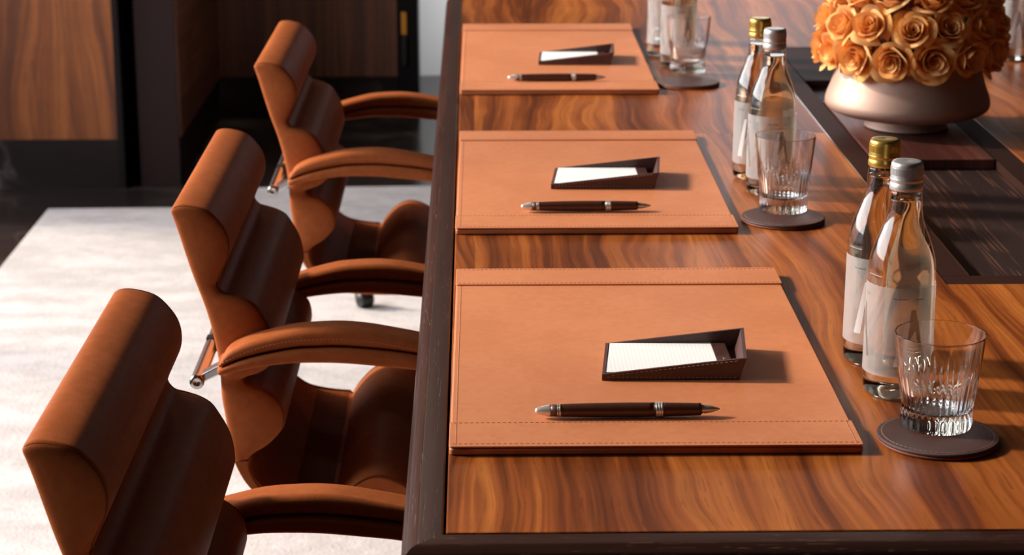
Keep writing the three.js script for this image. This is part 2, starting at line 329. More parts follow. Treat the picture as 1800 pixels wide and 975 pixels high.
// the recess has a ceiling light panel; the passage behind the door is lit by a low side window
{
  const l = thing('ceiling_light', 'square ceiling light panel over the dark wooden recess', 'light', [-0.52, 2.74, -6.15]);
  part('light_frame', merged([span(-0.24, 0.24, -0.03, 0, -0.24, -0.2), span(-0.24, 0.24, -0.03, 0, 0.2, 0.24), span(-0.24, -0.2, -0.03, 0, -0.2, 0.2), span(0.2, 0.24, -0.03, 0, -0.2, 0.2)]), M.plaster, l);
  part('light_diffuser', span(-0.2, 0.2, -0.02, -0.005, -0.2, 0.2), std({ color: '#ffffff', emissive: '#fff0dc', emissiveIntensity: 2 }), l);
  daylight(-0.52, 2.715, -6.15, 0.4, 0.4, -0.52, 0, -6.25, new THREE.Color(1, 0.86, 0.7), 14);
  struct('window_6', merged([span(0.3, 0.4, 0.12, 0.14, -7.3, -6.9), span(0.3, 0.4, 0.82, 0.84, -7.3, -6.9), span(0.3, 0.4, 0.14, 0.82, -7.3, -7.28), span(0.3, 0.4, 0.14, 0.82, -6.92, -6.9)]), M.darkTrim);
  daylight(0.29, 0.48, -7.1, 0.36, 0.68, -0.15, 0.3, -7.38, new THREE.Color(0.97, 0.98, 1.0), 5.5);
}
// carpet let into the marble, stepping back beyond the pilaster
{
  const c = part('carpet', slabOf([[-1.118, 1.2], [2.9, 1.2], [2.9, -5.71], [-0.66, -5.61], [-0.66, -5.39], [-1.118, -5.38]], 0, 0.012, 0.004, 2), M.carpet);
  tag(c, 'large pale ivory carpet lying on the black marble floor under the chairs', 'carpet');
}

// ------------------------------------------------------------------ the table
const TY = 0.74, XL = -0.0215, XR = 1.2015, ZN = -1.4, ZF = -4.1;
{
  const t = thing('conference_table', 'long walnut conference table with dark oak edge rail and a sunken centre trough', 'table', [0.59, 0, -2.75]);
  const into = (g) => { g.translate(-0.59, 0, 2.75); return g; };
  // veneered top with an opening for the trough
  const sh = new THREE.Shape([[XL, -ZN], [XR, -ZN], [XR, -ZF], [XL, -ZF]].map((p) => new THREE.Vector2(...p)));
  sh.holes.push(new THREE.Path([[0.477, 2.0445], [0.477, 3.51], [0.7005, 3.51], [0.7005, 2.0445]].map((p) => new THREE.Vector2(...p))));
  let g = new THREE.ExtrudeGeometry(sh, { depth: 0.026, bevelEnabled: true, bevelSize: 0.0012, bevelThickness: 0.0009, bevelOffset: -0.0012, bevelSegments: 2 });
  g.rotateX(-Math.PI / 2); g.translate(0, TY - 0.0269, 0); part('tabletop', into(boxUV(g)), M.veneer, t);
  // edge rail: profile as (distance outward, height), mitred at the corners
  const W = 0.0305, prof = [];
  prof.push([0, TY - 0.032], [0, TY - 0.0012], [0.0012, TY]);
  for (let k = 0; k <= 12; k++) { const a = k / 12 * Math.PI / 2; prof.push([W - 0.013 + 0.013 * Math.sin(a), TY - 0.019 + 0.019 * Math.cos(a)]); }
  prof.push([W, TY - 0.032]);
  const gap = 0.0022, C = [[XL - gap, ZN + gap], [XL - gap, ZF - gap], [XR + gap, ZF - gap], [XR + gap, ZN + gap]], D = [[-1, 1], [-1, -1], [1, -1], [1, 1]];
  for (let k = 0; k < 4; k++) {
    const a = C[k], b = C[(k + 1) % 4], da = D[k], db = D[(k + 1) % 4], pos = [], uv = [], idx = [], n = prof.length, len = Math.hypot(b[0] - a[0], b[1] - a[1]);
    for (const [c, d, l] of [[a, da, 0], [b, db, len]]) prof.forEach(([o, y], i) => { pos.push(c[0] + d[0] * o, y, c[1] + d[1] * o); uv.push(o + (TY - y) * 0.7, l); });
    for (let i = 0; i + 1 < n; i++) idx.push(i, i + n, i + 1, i + 1, i + n, i + n + 1);
    idx.push(n - 1, 2 * n - 1, 0, 0, 2 * n - 1, n);
    let q = new THREE.BufferGeometry(); q.setAttribute('position', new THREE.Float32BufferAttribute(pos, 3)); q.setAttribute('uv', new THREE.Float32BufferAttribute(uv, 2)); q.setIndex(idx);
    // orient outwards
    q.computeVertexNormals();
    const nm = q.attributes.normal; if (nm.getY(3) < 0) { for (let i = 0; i < idx.length; i += 3) [idx[i], idx[i + 1]] = [idx[i + 1], idx[i]]; q.setIndex(idx); }
    q = toCreasedNormals(q, 0.5); part('edge_rail', into(q), M.rail, t);
  }
  part('subframe', into(span(XL - 0.016, XR + 0.016, TY - 0.05, TY - 0.0275, ZF - 0.016, ZN + 0.016)), M.darkTrim, t);
  // trough: border strips flush with the veneer, sunken board, lid
  const b = 0.0315, y0 = TY - 0.0262;
  part('trough_border', into(span(0.478, 0.477 + b, y0, TY - 0.0004, -3.509, -2.0455 - b, 0.0006)), M.trough, t);
  part('trough_border', into(span(0.7005 - b - 0.0015, 0.6995, y0, TY - 0.0004, -3.509, -2.0455 - b, 0.0006)), M.trough, t);
  part('trough_border', into(span(0.478, 0.6995, y0, TY - 0.0004, -2.0455 - b, -2.0455, 0.0006)), M.trough, t);
  part('trough_board', into(span(0.51, 0.666, y0, TY - 0.0118, -3.5, -2.079)), M.troughBoard, t);
  part('trough_lid', into(span(0.5095, 0.6665, TY - 0.0115, TY - 0.0006, -3.508, -3.2, 0.0008)), M.trough, t);
  part('trough_inlay', into(merged([span(0.4768, 0.4778, TY - 0.004, TY + 0.0001, -3.51, -2.0445), span(0.508, 0.5088, TY - 0.004, TY, -2.62, -2.078)])), M.steel, t);
  for (const z of [-1.95, -3.55]) { part('pedestal', into(span(0.3, 0.88, 0.03, TY - 0.05, z - 0.28, z + 0.28, 0.01)), M.darkWallWood, t); part('plinth', into(span(0.26, 0.92, 0.012, 0.04, z - 0.32, z + 0.32, 0.004)), M.darkTrim, t); }
}

// ------------------------------------------------------------------ chairs
// one side profile in x (towards the table) and y, in the near side's own place; moved per chair along z
const ZC = -2.203, CW = 0.41;                                              // near side of the middle chair, and how wide it is
const OX = -0.2, OZ = ZC - CW / 2;                                         // the base of the chair
function makeChair(name, label, farDrop, farShift) {
  const c = thing(name, label, 'chair', [OX, 0, OZ], 0, 'tan leather conference chairs along the table');
  const at = (g) => { g.translate(-OX, 0, -OZ); return g; };
  const z1 = ZC, z0 = ZC - CW;
  const back = S([[-0.3272, 0.78], [-0.3207, 0.7592], [-0.3074, 0.7121], [-0.2918, 0.6638], [-0.2825, 0.6169], [-0.2805, 0.5933], [-0.2798, 0.5682], [-0.2766, 0.5443], [-0.2726, 0.5082], [-0.2679, 0.4907], [-0.2572, 0.4691], [-0.2395, 0.4493], [-0.2228, 0.4378], [-0.2, 0.4312], [-0.165, 0.427], [-0.1, 0.4255], [0.0, 0.425], [0.18, 0.425]], 6);
  // line a little inside the outer contour
  const inner = back.map(([x, y], i) => { const a = back[Math.max(0, i - 1)], b = back[Math.min(back.length - 1, i + 1)], l = Math.hypot(b[0] - a[0], b[1] - a[1]); return [x - (b[1] - a[1]) / l * 0.009, y + (b[0] - a[0]) / l * 0.009]; });
  const head = S([[-0.3272, 0.7795], [-0.3245, 0.785], [-0.3175, 0.7876], [-0.3043, 0.7868], [-0.2869, 0.7811], [-0.2751, 0.7697], [-0.2672, 0.757], [-0.2642, 0.7424], [-0.2662, 0.7297], [-0.2742, 0.7132], [-0.2793, 0.7]], 6);
  const mid = S([[-0.2793, 0.6995], [-0.2779, 0.6953], [-0.272, 0.6894], [-0.261, 0.6862], [-0.2482, 0.6816], [-0.2391, 0.6751], [-0.2315, 0.6634], [-0.2262, 0.6537], [-0.2222, 0.6433], [-0.2195, 0.629], [-0.2195, 0.617], [-0.2245, 0.6065], [-0.236, 0.5985], [-0.249, 0.5945], [-0.2545, 0.592]], 6);
  const low = S([[-0.2545, 0.5915], [-0.2517, 0.5869], [-0.2434, 0.5825], [-0.2338, 0.5792], [-0.2231, 0.5718], [-0.2135, 0.5599], [-0.2107, 0.5466], [-0.212, 0.5346], [-0.2202, 0.5233], [-0.2318, 0.5127], [-0.246, 0.504], [-0.2512, 0.498]], 6);
  const lap = S([[-0.2512, 0.498], [-0.2509, 0.4873], [-0.243, 0.469], [-0.228, 0.454], [-0.2055, 0.4415], [-0.182, 0.4355], [-0.1605, 0.434]], 6);
  const seat1 = S([[-0.1605, 0.434], [-0.1572, 0.4412], [-0.1487, 0.4534], [-0.1312, 0.4702], [-0.1143, 0.4775], [-0.1, 0.4768], [-0.0805, 0.4688], [-0.066, 0.456], [-0.058, 0.44]], 6);
  const seat2 = S([[-0.058, 0.44], [-0.045, 0.455], [-0.015, 0.474], [0.02, 0.478], [0.05, 0.47], [0.075, 0.45]], 6);
  const seat3 = S([[0.075, 0.45], [0.1, 0.468], [0.13, 0.474], [0.165, 0.466], [0.182, 0.444], [0.178, 0.42]], 6);
  const L = M.chairLeather;
  const strip = [...back, ...inner.slice().reverse()];
  part('shell', at(rounded(strip, z0, z1, 0.004, 3)), L, c);
  const closeBack = (front, top, bottom) => { const s = inner.filter(([x, y]) => y <= top && y >= bottom && x < -0.2); return [...front, ...s.reverse()]; };
  part('headrest_pad', at(rounded([...head, ...inner.filter(([x, y]) => y <= 0.775 && y >= 0.702).reverse()], z0 - 0.002, z1 + 0.002, 0.006, 4)), L, c);
  part('middle_pad', at(rounded(closeBack(mid, 0.697, 0.594), z0 - 0.002, z1 + 0.002, 0.006, 4)), L, c);
  part('lower_pad', at(rounded(closeBack(low, 0.59, 0.5), z0 - 0.002, z1 + 0.002, 0.006, 4)), L, c);
  // the lap between backrest and seat
  const under = inner.filter(([x, y]) => y <= 0.498 && x <= -0.158).reverse();
  part('lap_pad', at(rounded([...lap, ...under], z0 - 0.001, z1 + 0.001, 0.003, 3)), L, c);
  part('seat_pad', at(rounded([...seat1, [-0.058, 0.43], [-0.1605, 0.43]], z0 - 0.002, z1 + 0.002, 0.006, 4)), L, c);
  part('seat_pad', at(rounded([...seat2, [0.075, 0.428], [-0.058, 0.428]], z0 - 0.002, z1 + 0.002, 0.006, 4)), L, c);
  part('seat_pad', at(rounded([...seat3, [0.075, 0.428]], z0 - 0.002, z1 + 0.002, 0.006, 4)), L, c);
  // flat side panels with their piped seams
  const bx = back.filter(([x, y]) => y >= 0.4985 && x < -0.2);
  const bxp = back.filter(([x, y]) => y >= 0.495 && x < -0.2), bAt = (y) => { for (let i = 1; i < bxp.length; i++) if (bxp[i][1] <= y) { const f = clamp((bxp[i - 1][1] - y) / (bxp[i - 1][1] - bxp[i][1] || 1)); return [bxp[i - 1][0] + (bxp[i][0] - bxp[i - 1][0]) * f + 0.0016, y]; } return [bxp[bxp.length - 1][0] + 0.0016, y]; };
  const seamLine = clean2([...head.slice(2), ...mid.slice(1), ...low.slice(1)], 8e-4);
  // each seam point is joined to the back edge: spread evenly along it, drawn towards its own height
  const backLine = seamLine.map(([x, y], i) => bAt(clamp(0.72 * Math.min(y, 0.779) + 0.28 * (0.779 + (0.498 - 0.779) * i / (seamLine.length - 1)), 0.498, 0.779)));
  const lapPoly = inset(clean([...lap, [-0.162, 0.4285], ...back.filter(([x, y]) => y < 0.4975 && x < -0.162).reverse()], 4e-4), 0.001);
  const seatPoly = inset(clean([...seat1, [-0.058, 0.43], [-0.158, 0.43]]), 0.0022);
  for (const [za, zb, zp] of [[z1 - 0.003, z1 + 0.0036, z1 + 0.002], [z0 - 0.0036, z0 + 0.003, z0 - 0.002]]) {
    part('side_panel', at(padded(seamLine.map(([x, y], i) => { const b = backLine[i], l = Math.hypot(b[0] - x, b[1] - y) || 1; return [x + (b[0] - x) / l * 0.0015, y + (b[1] - y) / l * 0.0015]; }), backLine, zp > ZC ? z1 + 0.0016 : z0 - 0.0016, zp > ZC ? 1 : -1, 0.0075)), L, c);
    part('seat_side_panel', at(rounded(seatPoly, za, zb, 0.0024, 3)), L, c);
    part('lap_side_panel', at(rounded(lapPoly, za, zb, 0.002, 3)), L, c);
    const sm = clean2([...head.slice(4), ...mid.slice(1), ...low.slice(1)]), seam = sm.map(([x, y], i) => { const a = sm[Math.max(0, i - 1)], b = sm[Math.min(sm.length - 1, i + 1)], l = Math.hypot(b[0] - a[0], b[1] - a[1]); return [x + (b[1] - a[1]) / l * 0.0016, y - (b[0] - a[0]) / l * 0.0016, zp]; }).filter((p, i) => i % 2 === 0);
    part('piping', at(tube(seam, 0.0008, 260, 6)), M.chairPiping, c);
    part('piping', at(tube(inset(clean([...seat1, [-0.058, 0.43], [-0.1605, 0.43]]), 0.0009).filter(([x, y]) => y > 0.434 && x < -0.06).sort((a, b) => a[0] - b[0]).filter((p, i) => i % 3 === 0).map(([x, y]) => [x, y, zp]), 0.0009, 60, 6)), M.chairPiping, c);
    part('piping', at(tube([[-0.2512, 0.498, zp], [-0.26, 0.4975, zp], [-0.2695, 0.497, zp - 0.0005]], 0.0007, 12, 6)), M.chairPiping, c);
  }
  // arms, two stacked pads each
  const top = S([[-0.2765, 0.6165], [-0.2742, 0.6228], [-0.2671, 0.6334], [-0.2503, 0.6433], [-0.2233, 0.6517], [-0.1957, 0.6582], [-0.1689, 0.6606], [-0.1415, 0.6611], [-0.1145, 0.6584], [-0.0875, 0.6532], [-0.062, 0.6479], [-0.02, 0.638], [0.02, 0.624], [0.045, 0.609], [0.052, 0.598]], 6);
  const midl = S([[0.046, 0.592], [0.03, 0.604], [0.0, 0.618], [-0.03, 0.6265], [-0.0646, 0.6325], [-0.0878, 0.636], [-0.142, 0.641], [-0.1694, 0.6409], [-0.1963, 0.6395], [-0.2508, 0.6282], [-0.2743, 0.619]], 6);
  const mid2 = S([[-0.275, 0.6155], [-0.2508, 0.6248], [-0.1963, 0.6362], [-0.1694, 0.6377], [-0.142, 0.6379], [-0.0878, 0.6328], [-0.0646, 0.6293], [-0.03, 0.622], [0.0, 0.613], [0.03, 0.599], [0.044, 0.588]], 6);
  const bot = S([[0.036, 0.578], [0.02, 0.588], [-0.005, 0.6], [-0.035, 0.609], [-0.066, 0.6155], [-0.1015, 0.6196], [-0.1424, 0.6234], [-0.1698, 0.6242], [-0.1967, 0.6237], [-0.2377, 0.6188], [-0.2746, 0.6107]], 6);
  const arms = [[z1 + 0.005, z1 + 0.047, 0, 0, 1], [z0 - 0.047, z0 - 0.005, farDrop, farShift, -1]];
  for (const [za, zb, dy, dx, s] of arms) {
    const m = (g) => { g.translate(dx, dy, 0); return at(g); };
    const rv = (P) => P.slice().reverse();
    const a = part('armrest', m(loftBar(top.slice(6), rv(midl), za, zb, 0.0105, 0.008)), L, c);
    part('armrest_lower_pad', m(loftBar(mid2.map(([x, y]) => [x, y + 0.0018]), rv(bot), za - 0.004, zb + 0.004, 0.0065, 0.004)), L, c);
    const zs = s > 0 ? zb + 0.0002 : za - 0.0002;
    const st = [[-0.2705, 0.6248], [-0.2506, 0.634], [-0.2235, 0.6431], [-0.196, 0.6482], [-0.1692, 0.6503], [-0.1418, 0.65], [-0.1132, 0.6473], [-0.0877, 0.6433], [-0.0658, 0.6385], [-0.03, 0.63], [0.0, 0.621]];
    stuff('arm_stitching', m(stitches(st.map(([x, y]) => [x, y, zs]), 0.0042, 0.0028, 0.00045)), M.chairThread, a);
    part('arm_support', m(tube([[0.02, 0.6, (za + zb) / 2], [0.035, 0.52, (za + zb) / 2], [0.02, 0.44, (za + zb) / 2 - s * 0.01], [0.0, 0.4, (za + zb) / 2 - s * 0.05]], 0.009, 24, 10)), M.chrome, c);
  }
  // chrome tilt rod behind the backrest with its links to the arms
  const rx = -0.3006, ry = 0.6028 - 0.002;
  const r = part('tilt_rod', at(rod([rx, ry, z1 + 0.04], [rx, ry, z0 - 0.04], 0.0078, 0.0078, 24)), M.chrome, c);
  for (const [z, s] of [[z1 + 0.04, 1], [z0 - 0.04, -1]]) {
    part('end_cap', at(lathe([[0, 0.0006], [0.0025, 0.0006], [0.0032, 0.0022], [0.0058, 0.0022], [0.0066, 0.001], [0.0079, 0.001], [0.0079, -0.004]], 28).rotateX(s * Math.PI / 2).translate(rx, ry, z)), M.steel, r);
    part('arm_link', at(rounded([[rx + 0.004, ry - 0.004], [rx + 0.004, ry + 0.006], [-0.268, 0.622], [-0.262, 0.615], [-0.272, 0.609]], Math.min(z - s * 0.026, z - s * 0.006), Math.max(z - s * 0.026, z - s * 0.006), 0.0015, 2)), M.chrome, c);
  }
  for (const z of [z1 - 0.1, z0 + 0.1]) part('tilt_bracket', at(rounded([[rx - 0.006, ry - 0.006], [rx - 0.006, ry + 0.008], [-0.279, 0.612], [-0.277, 0.59]], z - 0.008, z + 0.008, 0.0015, 2)), M.black, c);
  // column and small star base on casters, out of the picture
  part('column', at(rod([0, 0.12, OZ], [0, 0.412, OZ], 0.025, 0.022, 24)), M.chrome, c);
  for (let k = 0; k < 5; k++) {
    const a = k * Math.PI * 2 / 5 + 0.3, e = [0.2 * Math.cos(a), 0.075, OZ + 0.2 * Math.sin(a)];
    const leg = part('base_leg', at(rod([0, 0.13, OZ], e, 0.018, 0.012, 12)), M.chrome, c);
    part('caster', at(merged([-0.012, 0.012].map((d) => rod([e[0] - Math.sin(a) * (d - 0.009), 0.04, e[2] + Math.cos(a) * (d - 0.009)], [e[0] - Math.sin(a) * (d + 0.009), 0.04, e[2] + Math.cos(a) * (d + 0.009)], 0.027, 0.027, 20)).concat(rod([e[0], 0.03, e[2]], [e[0], 0.08, e[2]], 0.007)))), M.black, leg);
  }
  return c;
}
makeChair('conference_chair', 'tan leather conference chair in the middle of the row, chrome tilt rod showing', -0.055, 0.02);
const chairA = makeChair('conference_chair', 'tan leather conference chair at the front of the row, cut off below', -0.082, 0.0);
chairA.position.x -= 0.008; chairA.position.z += 0.737;
const chairC = makeChair('conference_chair', 'tan leather conference chair at the back of the row, before the dark recess', -0.002, 0.02);
chairC.position.z -= 0.899;
// the lone black caster on the carpet
{
  const k = thing('caster', 'small rounded black caster on the pale carpet beneath an armrest', 'caster', [-0.243, 0.012, -4.45], 0.5);
  part('wheel', rod([-0.013, 0.017, 0], [0.013, 0.017, 0], 0.017, 0.017, 24).scale(0.95, 1, 1), M.black, k);
  part('hood', new THREE.SphereGeometry(0.0195, 24, 12, 0, Math.PI * 2, 0, Math.PI / 2).scale(0.9, 1.05, 1).translate(0, 0.014, 0), M.black, k);
  part('pin', rod([0, 0.03, 0], [0, 0.05, 0], 0.005), M.chrome, k);
  k.scale.set(1.15, 1.2, 1.15);
}

// ------------------------------------------------------------------ desk pads, trays, paper, pens
const settings = ['beside the front corner of the table', 'in the middle of the table side', 'toward the far end of the table'];
const padBox = [[-0.0199, 0.3063, -2.081, -1.556], [-0.0203, 0.293, -2.781, -2.2525], [-0.0199, 0.2767, -3.722, -3.084]];
const padLabel = ['tan leather desk pad beside the front corner of the table, its stitching sharp', 'tan leather desk pad between the other two, with the middle pen and note tray', 'tan leather desk pad toward the far end of the table, slightly blurred'];
padBox.forEach(([x0, x1, z0, z1], i) => {
  const cx = (x0 + x1) / 2, cz = (z0 + z1) / 2, hw = (x1 - x0) / 2, hd = (z1 - z0) / 2;
  const p = thing('desk_pad', padLabel[i], 'desk pad', [cx, TY, cz], i === 1 ? -0.004 : -0.004, 'desk pads at the seats');
  const rr = (a, b, c, d, r) => { const o = []; for (const [px, pz, s] of [[b - r, d - r, 0], [a + r, d - r, 1], [a + r, c + r, 2], [b - r, c + r, 3]]) for (let k = 0; k < 4; k++) { const t = (s + k / 3) * Math.PI / 2; o.push([px + r * Math.cos(t), pz + r * Math.sin(t)]); } return o; };
  part('base_board', slabOf(rr(-hw, hw, -hd, hd, 0.003), 0.0003, 0.0058, 0.0014, 3), M.padEdge, p);
  const band = i === 2 ? 0.07 : 0.0575;
  part('leather_mat', slabOf(rr(-hw + 0.0012, hw - 0.0012, -hd + 0.0012, hd - 0.0012, 0.003), 0.0058, 0.0069, 0.0006, 2), M.padLeather, p);
  part('end_band', slabOf(rr(-hw - 0.0003, hw + 0.0003, hd - band, hd + 0.0003, 0.0025), 0.0066, 0.0081, 0.0006, 2), M.padLeather, p);
  part('end_band', slabOf(rr(-hw - 0.0003, hw + 0.0003, -hd - 0.0003, -hd + band + 0.002, 0.0025), 0.0066, 0.0085, 0.0006, 2), M.padLeather, p);
  const y = 0.0081, e = 0.005, lines = [
    [[-hw + 0.004, y, hd - e], [hw - 0.004, y, hd - e]], [[-hw + 0.004, y, hd - band + 0.0032], [hw - 0.004, y, hd - band + 0.0032]],
    [[-hw + 0.004, y + 0.0004, -hd + e], [hw - 0.004, y + 0.0004, -hd + e]], [[-hw + 0.004, y + 0.0004, -hd + band - 0.002], [hw - 0.004, y + 0.0004, -hd + band - 0.002]],
    [[-hw + e, y, hd - band + 0.004], [-hw + e, y, hd - e]], [[hw - e, y, hd - band + 0.004], [hw - e, y, hd - e]], [[-hw + e, 0.0069, -hd + band + 0.004], [-hw + e, 0.0069, hd - band - 0.002]]];
  stuff('stitching', merged(lines.map((l) => stitches(l, 0.0044, 0.003, 0.0004))), M.padThread, p);
});
const trayAt = [[0.1088, -1.7205], [0.0908, -2.4425], [0.102, -3.304]];
trayAt.forEach(([x, z], i) => {
  const D = 0.09, th = 0.0028, wl = 0.0055, wr = 0.0195, Wb = i === 0 ? 0.1187 : i === 1 ? 0.1232 : 0.1146, bl = i === 2 ? 0.005 : 0.0085;   // back stands a little further along
  const t = thing('note_tray', 'dark leather wedge tray on the desk pad ' + settings[i], 'tray', [x, TY + 0.0071, z], 0, 'note trays on the desk pads');
  const H = (u) => wl + (wr - wl) * u;                                    // wall height along the tray
  const quad = (P) => { // eight corners, bottom then top
    const pos = []; const f = [[0, 3, 2, 1], [4, 5, 6, 7], [0, 1, 5, 4], [1, 2, 6, 5], [2, 3, 7, 6], [3, 0, 4, 7]];
    for (const [a, b, c, d] of f) for (const k of [a, b, c, a, c, d]) pos.push(...P[k]);
    const g = new THREE.BufferGeometry(); g.setAttribute('position', new THREE.Float32BufferAttribute(pos, 3)); g.computeVertexNormals(); return boxUV(g);
  };
  const fl = 0.006;                                                        // outward flare at the high end
  const sk = (v) => bl * v;                                                // skew of depth
  const wall = (u0, u1, v0, v1) => { // a run of wall over footprint u (0..1 along), v (0..1 deep)
    const X = (u, v, top) => u * Wb + sk(v) + (top ? (u - 0.02) * fl * (u > 0.5 ? 1 : 0) : 0), Z = (v) => -v * D;
    return quad([[X(u0, v0, 0), 0, Z(v0)], [X(u1, v0, 0), 0, Z(v0)], [X(u1, v1, 0), 0, Z(v1)], [X(u0, v1, 0), 0, Z(v1)], [X(u0, v0, 1), H(u0), Z(v0)], [X(u1, v0, 1), H(u1), Z(v0)], [X(u1, v1, 1), H(u1), Z(v1)], [X(u0, v1, 1), H(u0), Z(v1)]]);
  };
  const a = th / Wb, b = th / D;
  part('tray_floor', quad([[0.001, 0, -0.001], [Wb - 0.001, 0, -0.001], [Wb - 0.001 + bl, 0, -D + 0.001], [0.001 + bl, 0, -D + 0.001], [0.001, 0.002, -0.001], [Wb - 0.001, 0.002, -0.001], [Wb - 0.001 + bl, 0.002, -D + 0.001], [0.001 + bl, 0.002, -D + 0.001]]), M.brownLeather, t);
  part('tray_wall', wall(0, 1, 0, b), M.brownLeather, t); part('tray_wall', wall(0, 1, 1 - b, 1), M.brownLeather, t);
  part('tray_wall', wall(0, a, b, 1 - b), M.brownLeather, t); part('tray_wall', wall(1 - a, 1, b, 1 - b), M.brownLeather, t);
  const ux = 0.108;
  const tab = part('leather_tab', box(0.0135, 0.005, D - 0.008, Wb * 0.885 + bl / 2, 0.0045, -D / 2, 0.001), M.brownLeather, t); tab.userData.label = 'embossed dark leather tab';
  stuff('stitching', merged([stitches([[0.006, H(0.05) * 0.5, 0.0002], [Wb - 0.004, 0.002, 0.0002]], 0.004, 0.0026, 0.0003), stitches([[0.01, H(0.08) - 0.0018, 0.0002], [Wb * 0.97, H(0.97) - 0.002, 0.0009]], 0.004, 0.0026, 0.0003)]), M.brownThread, t);
  // tiny blind-embossed mark on the tab
  part('embossed_mark', merged([box(0.0008, 0.0004, 0.006, 0, 0, 0), box(0.0022, 0.0004, 0.0008, 0.0, 0, 0.001), box(0.0012, 0.0004, 0.0008, 0.002, 0, -0.002)]).translate(Wb * 0.885 + bl / 2, 0.0071, -D * 0.42), M.brownThread, tab);
  const pw = Wb * 0.815;
  const n = thing('notepaper_block', 'white lined notepaper in the tray ' + settings[i], 'notepaper', [x + th + 0.0012, TY + 0.0071 + 0.002, z], 0, 'notepaper blocks in the trays');
  const sx = 0.0, P = [[0, -th - 0.0006], [pw, -th - 0.0006], [pw + bl * 0.85, -D + th + 0.0006], [bl * 0.95, -D + th + 0.0006]];
  const sheet = (y0, y1) => quad([...P.map(([px, pz]) => [px, y0, pz]), ...P.map(([px, pz]) => [px, y1, pz])]);
  part('paper_stack', sheet(0.0001, 0.0042), M.paperEdge, n); part('top_sheet', sheet(0.0042, 0.0045), M.paper, n);
});
const penPos = [[0.0483, -1.625, 0.1515], [0.0528, -2.33, 0.148], [0.0515, -3.156, 0.1486]];
const penLabel = ['dark wood ballpoint pen with polished silver fittings, in front of the sharpest note tray', 'dark wood ballpoint pen with silver ring on the middle desk pad', 'blurred dark wood ballpoint pen on the desk pad toward the far table end'];
{
  const k = 0.1515, at = (a) => a * k;
  const build = () => {
    const p = thing('pen', penLabel[0], 'pen', [penPos[0][0], TY + 0.0071 + 0.0062, penPos[0][1]], 0.012, 'pens on the desk pads');
    const turnX = (g) => { g.rotateZ(-Math.PI / 2); return g; };          // the lathe's y runs along x
    const R = (t) => 0.0038 + 0.0023 * Math.pow(Math.sin(Math.PI * clamp(0.06 + t * 0.88)), 0.75);
    const seg = (t0, t1, d = 0) => { const o = [[0.0001, at(t0)]]; for (let i = 0; i <= 14; i++) { const t = t0 + (t1 - t0) * i / 14; o.push([R(t) + d, at(t)]); } o.push([0.0001, at(t1)]); return turnX(lathe(o, 32)); };
    part('barrel', seg(0.085, 0.652), M.penWood, p); part('grip', seg(0.69, 0.897), M.penWood, p);
    part('end_cap', turnX(lathe([[0.0001, 0], [0.0016, 0.0004], [0.0028, 0.002], [0.0038, 0.006], [R(0.08) + 0.0001, at(0.078)], [R(0.085), at(0.085)], [0.0001, at(0.085)]], 32)), M.penMetal, p);
    part('ring', seg(0.119, 0.125, 0.0003), M.penMetal, p); part('ring', seg(0.129, 0.138, 0.0003), M.penMetal, p);
    for (const [a, b] of [[0.652, 0.664], [0.666, 0.678], [0.68, 0.69]]) part('centre_ring', seg(a, b, 0.0004), M.penMetal, p);
    part('tip', turnX(lathe([[0.0001, at(0.897)], [0.0040, at(0.897)], [0.0040, at(0.905)], [0.0034, at(0.908)], [0.0034, at(0.915)], [0.0038, at(0.917)], [0.0028, at(0.955)], [0.0012, at(0.99)], [0.0006, at(1.0)], [0.0001, at(1.0)]], 32)), M.penMetal, p);
    return p;
  };
  const pen = build();
  for (const i of [1, 2]) { const q = copyOf(pen, penLabel[i], [penPos[i][0], TY + 0.0071 + 0.0062, penPos[i][1]]); q.scale.setScalar(penPos[i][2] / k); }
}

// ------------------------------------------------------------------ coasters, tumblers, bottles
const coasterAt = [[0.3705, -1.5856], [0.3495, -2.3114], [0.3265, -3.165], [0.338, -3.56]];
const coasterLabel = ['round dark brown leather coaster under the front tumbler, stitched rim in focus', 'round dark brown leather coaster under the middle tumbler', 'round dark brown leather coaster under the tumbler by the back desk pad', 'round dark leather coaster peeking out behind the back pair of bottles'];
const rC = 0.0487;
{
  const c = thing('coaster', coasterLabel[0], 'coaster', [coasterAt[0][0], TY, coasterAt[0][1]], 0, 'leather coasters');
  part('bottom_disc', lathe([[0.0001, 0.0004], [rC - 0.001, 0.0004], [rC, 0.001], [rC, 0.0024], [rC - 0.0006, 0.0028], [0.0001, 0.0028]], 96), M.brownEdge, c);
  part('top_disc', lathe([[0.0001, 0.0028], [rC - 0.0008, 0.0028], [rC - 0.0001, 0.0034], [rC - 0.0001, 0.005], [rC - 0.0012, 0.0058], [0.0001, 0.0058]], 96), M.brownLeather, c);
  const ring = []; for (let k = 0; k <= 48; k++) { const a = k / 48 * Math.PI * 2; ring.push([(rC - 0.0042) * Math.cos(a), 0.0059, (rC - 0.0042) * Math.sin(a)]); }
  stuff('stitching', stitches(ring, 0.0042, 0.0026, 0.0003), M.brownThread, c);
  [1, 2, 3].forEach((i) => { const q = copyOf(c, coasterLabel[i], [coasterAt[i][0], TY, coasterAt[i][1]]); q.scale.set(0.968, 1, 0.968); });
}
const tumblerAt = [[0.3732, -1.6072, 1, 1], [0.3535, -2.34, 0.945, 1.12], [0.3338, -3.2486, 0.94, 1.1], [0.345, -3.57, 0.94, 1.1], [0.93, -3.3, 0.94, 1.1]];
const tumblerLabel = ['cut crystal tumbler on the sharply focused coaster beside the front bottles', 'cut crystal tumbler before the middle pair of bottles', 'cut crystal tumbler before the back pair of bottles, blurred', 'cut crystal tumbler hidden behind the back pair of bottles', 'cut crystal tumbler across the table beyond the roses'];
